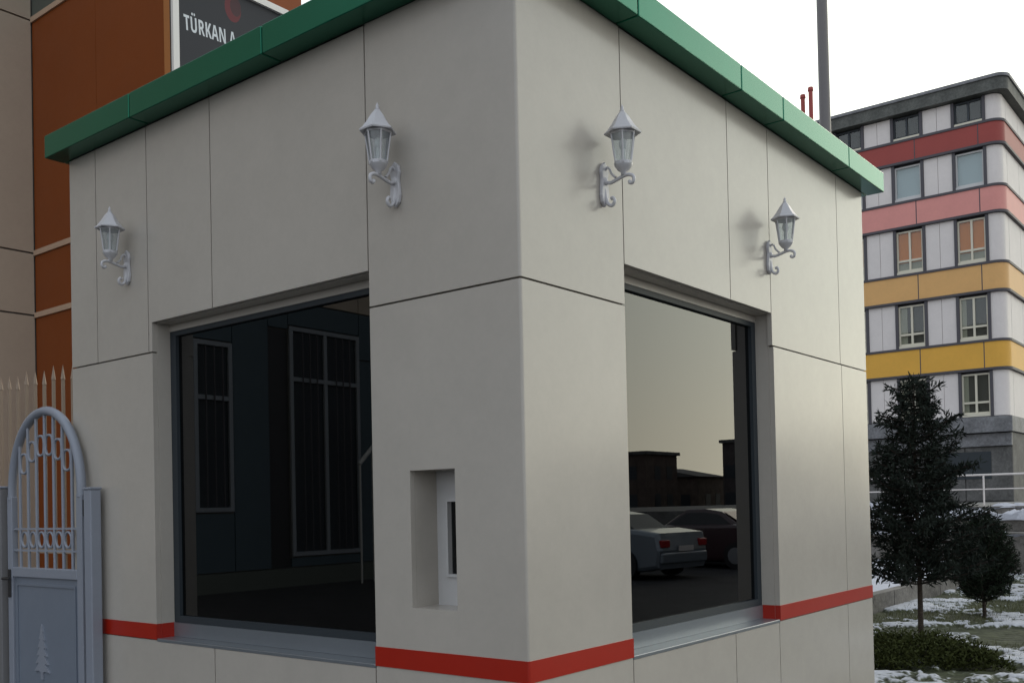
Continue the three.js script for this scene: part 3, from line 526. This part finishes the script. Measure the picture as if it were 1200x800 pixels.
function taper(curve, r0, r1, seg, rad) {
  const P = [], I = [];
  for (let i = 0; i <= seg; i++) { const f = i / seg, c = curve.getPoint(f), r = r0 + (r1 - r0) * f + (i === 0 ? r0 * 0.5 : 0); for (let k = 0; k < rad; k++) { const a = k / rad * Math.PI * 2; P.push(c.x + r * Math.cos(a), c.y, c.z + r * Math.sin(a)); } }
  for (let i = 0; i < seg; i++) for (let k = 0; k < rad; k++) { const a = i * rad + k, b = i * rad + (k + 1) % rad; I.push(a, a + rad, b, b, a + rad, b + rad); }
  const g = new THREE.BufferGeometry(); g.setAttribute('position', new THREE.Float32BufferAttribute(P, 3)); g.setIndex(I); g.computeVertexNormals(); return g;
}
{
  const a = thing('conifer_tree', 'dark conifer with a bare thin stem right of the booth', 'tree', null, [-0.78, 0.03, -8.02]);
  conifer(a, 2.92, 0.66, 0.66, 30, 11, M.needlesBlue, { trunk: 0.032, len: 0.085, ragged: 0.62, profile: (f) => (f < 0.12 ? 0.75 + 2 * f : Math.pow(1 - (f - 0.12) / 0.88, 0.50) * 0.97) * (0.84 + 0.16 * Math.sin(f * 27 + 0.6)) + 0.02 });
  const b = thing('conifer_tree', 'small dark rounded conifer at the right edge, farther back', 'tree', null, [-0.70, 0.03, -10.48]);
  conifer(b, 1.36, 0.24, 0.40, 26, 14, M.needles, { trunk: 0.026, len: 0.06, ragged: 0.25, rise: 0.6, density: 1.2, profile: (f) => Math.sin(Math.PI * (0.16 + 0.84 * f) * 0.99) ** 0.7 * (1 - 0.35 * f) });
  const c = thing('conifer_tree', 'dark conifer cut off by the right edge, in front of the annex', 'tree', null, [-0.42, 0.03, -14.7]);
  conifer(c, 3.2, 0.3, 0.52, 28, 10, M.needles, { trunk: 0.04, len: 0.09, ragged: 0.3, profile: (f) => Math.pow(1 - f, 0.45) });
}
{
  const s = thing('ground_shrub', 'low spreading dark green shrub at the foot of the conifer', 'shrub', null, [-0.48, 0.03, -6.55]);
  const leaves = [], wood = [];
  for (let i = 0; i < 900; i++) {
    const a = rnd() * 6.283, q = Math.sqrt(rnd()), x = Math.cos(a) * q * 0.98 * (0.85 + 0.2 * Math.sin(a * 3)), z = Math.sin(a) * q * 0.62 * (0.85 + 0.2 * Math.cos(a * 4)), h = 0.05 + 0.22 * Math.sqrt(1 - q * q) * rr(0.6, 1.1);
    if (i % 6 === 0) wood.push(bar([x * 0.7, 0, z * 0.7], [x, h, z], 0.004, 4));
    for (let k = 0; k < 16; k++) { const c = new THREE.Vector3(x, h, z).add(rv().multiplyScalar(0.07 * rnd())); c.y = Math.max(0.01, c.y - rnd() * h * 0.6); const d = new THREE.Vector3(x, 0.6, z).normalize().multiplyScalar(0.5).add(rv()).normalize(); leaves.push([c, d, new THREE.Vector3().crossVectors(d, rv()).normalize(), rr(0.03, 0.07), rr(0.012, 0.022)]); }
  }
  mesh('stems', merge(wood), M.bark, s); mesh('foliage', leafQuads(leaves), M.olive, s);
}
{ // dry winter grass between the snow patches
  const leaves = [];
  for (let i = 0; i < 26000; i++) {
    const x = rr(-1.9, 3.0), z = -rr(4.6, 13.5); if (fieldA[((Math.floor(z * 60) % 512 + 512) % 512) * 512 + ((Math.floor(x * 60) % 512 + 512) % 512)] < 0.47) continue;
    const d = new THREE.Vector3(rr(-0.7, 0.7), 1, rr(-0.7, 0.7)).normalize(); leaves.push([new THREE.Vector3(x, 0.02, z), d, new THREE.Vector3().crossVectors(d, rv()).normalize(), rr(0.05, 0.11), 0.006]);
  }
  const o = mesh('grass', leafQuads(leaves), mat(0.10, 0.105, 0.045, 0.9, { side: THREE.DoubleSide }), scene);
  o.userData = { kind: 'stuff', label: 'short winter grass poking through the snow', category: 'grass' };
}

// ---------------------------------------------------------------- parked cars and houses that the right window mirrors
function makeCar(label, paint, pos, turn, big = 1) {   // local x = length, front at +x
  const c = thing('parked_car', label, 'car', 'cars mirrored in the right window', pos, turn);
  const bodyShape = [[-2.12, 0.32], [-2.16, 0.62], [-2.10, 0.90], [-1.55, 0.97], [-1.25, 0.98], [0.95, 0.95], [1.95, 0.80], [2.14, 0.62], [2.12, 0.32], [1.72, 0.26], [-1.72, 0.26]];
  const body = extrude(bodyShape, 1.50, 0.09).translate(0, 0, -0.75), cab = extrude([[-1.50, 0.93], [-0.78, 1.34], [-0.30, 1.41], [0.25, 1.40], [1.00, 0.92]], 1.32, 0.03).translate(0, 0, -0.66);
  for (const g of [cab]) { const p = g.attributes.position; for (let i = 0; i < p.count; i++) { const f = THREE.MathUtils.clamp((p.getY(i) - 0.95) / 0.46, 0, 1); p.setZ(i, p.getZ(i) * (1.06 - 0.20 * f)); } g.computeVertexNormals(); }
  mesh('body', body, paint, c); mesh('cabin', cab, paint, c);
  const glass = phys(0.02, 0.022, 0.025, 0.05), side = extrude([[-1.22, 0.99], [-0.72, 1.30], [-0.30, 1.355], [0.22, 1.345], [0.80, 0.99]], 0.012);
  for (const s of [-1, 1]) { const w = side.clone(), p = w.attributes.position; for (let i = 0; i < p.count; i++) { const f = THREE.MathUtils.clamp((p.getY(i) - 0.95) / 0.46, 0, 1); p.setZ(i, s * (0.695 * (1.06 - 0.20 * f) + 0.006 + p.getZ(i))); } w.computeVertexNormals(); mesh('side_window', w, glass, c); }
  const pane = (x0, y0, x1, y1) => { const a = Math.atan2(y1 - y0, x1 - x0), l = Math.hypot(x1 - x0, y1 - y0); return flat(new THREE.BoxGeometry(l, 0.012, 1.16).rotateZ(a).translate((x0 + x1) / 2, (y0 + y1) / 2, 0)); };
  mesh('rear_window', pane(-1.44, 1.02, -0.84, 1.365), glass, c); mesh('windscreen', pane(0.34, 1.39, 0.96, 0.99), glass, c);
  for (const s of [-1, 1]) {
    mesh('tail_light', soft(-2.27, -2.12, 0.68, 0.84, s * 0.66 - 0.14, s * 0.66 + 0.14, 0.03), phys(0.35, 0.02, 0.02, 0.15), c); mesh('headlight', soft(2.06, 2.21, 0.60, 0.76, s * 0.62 - 0.16, s * 0.62 + 0.16, 0.03), phys(0.7, 0.7, 0.72, 0.1), c);
    for (const x of [-1.32, 1.34]) { const w = new THREE.Group(); w.name = 'wheel'; w.position.set(x, 0.32, s * 0.78); c.add(w); mesh('tyre', flat(new THREE.CylinderGeometry(0.32, 0.32, 0.2, 24).rotateX(Math.PI / 2)), M.black, w); mesh('rim', flat(new THREE.CylinderGeometry(0.2, 0.2, 0.215, 12).rotateX(Math.PI / 2)), mat(0.5, 0.5, 0.52, 0.3, { metalness: 0.7 }), w); }
  }
  mesh('bumper', soft(-2.28, -2.10, 0.34, 0.58, -0.80, 0.80, 0.05), paint, c); mesh('bumper', soft(2.08, 2.25, 0.30, 0.54, -0.80, 0.80, 0.05), paint, c);
  mesh('number_plate', box(-2.292, -2.281, 0.60, 0.71, -0.26, 0.26), M.white, c);
  return c;
}
makeCar('silver saloon car mirrored in the right window', phys(0.24, 0.28, 0.32, 0.3, { metalness: 0.5, clearcoat: 1 }), [9.6, 0.004, -15.6], 0.12);
makeCar('dark maroon car mirrored in the right window beside the silver one', phys(0.05, 0.018, 0.022, 0.3, { clearcoat: 1 }), [8.9, 0.004, -19.4], 0.12);
function house(label, x0, x1, z0, z1, h, wall, roofed) {
  const g = thing('house', label, 'building', 'buildings mirrored in the right window', [(x0 + x1) / 2, 0, (z0 + z1) / 2]);
  const a = (x1 - x0) / 2, d = (z1 - z0) / 2; mesh('wall', box(-a, a, 0, h, -d, d), wall, g);
  if (roofed) mesh('roof', extrude([[-a - 0.4, h], [a + 0.4, h], [0, h + roofed]], 2 * d + 0.8).translate(0, 0, -d - 0.4), M.roof, g);
  else { mesh('roof', box(-a - 0.25, a + 0.25, h, h + 0.3, -d - 0.25, d + 0.25), M.roof, g); mesh('chimney', box(-a * 0.3 - 0.4, -a * 0.3 + 0.4, h + 0.3, h + 1.0, -0.4, 0.4), wall, g); }
  for (let y = 1.2; y < h - 1.2; y += 2.7) {
    for (let x = -a + 1; x < a - 1; x += 2.3) mesh('window', box(x, x + 1.1, y, y + 1.3, d, d + 0.03), M.darkFrame, g);
    for (let z = -d + 1; z < d - 1; z += 2.3) mesh('window', box(-a - 0.03, -a, y, y + 1.3, z, z + 1.1), M.darkFrame, g);
  }
}
house('dark flat roofed block mirrored at the left of the right window', 45.5, 62, -84, -78, 6.3, mat(0.16, 0.12, 0.10, 0.9, { map: stoneTex }), 0);
house('low house mirrored in the middle of the right window', 47.4, 58, -98, -92, 4.4, mat(0.22, 0.17, 0.14, 0.9, { map: stoneTex }), 1.1);
house('tall dark house mirrored at the right of the right window', 30, 41.5, -98, -86, 7.4, mat(0.13, 0.11, 0.11, 0.9, { map: stoneTex }), 0);
renderer.render(scene, camera);
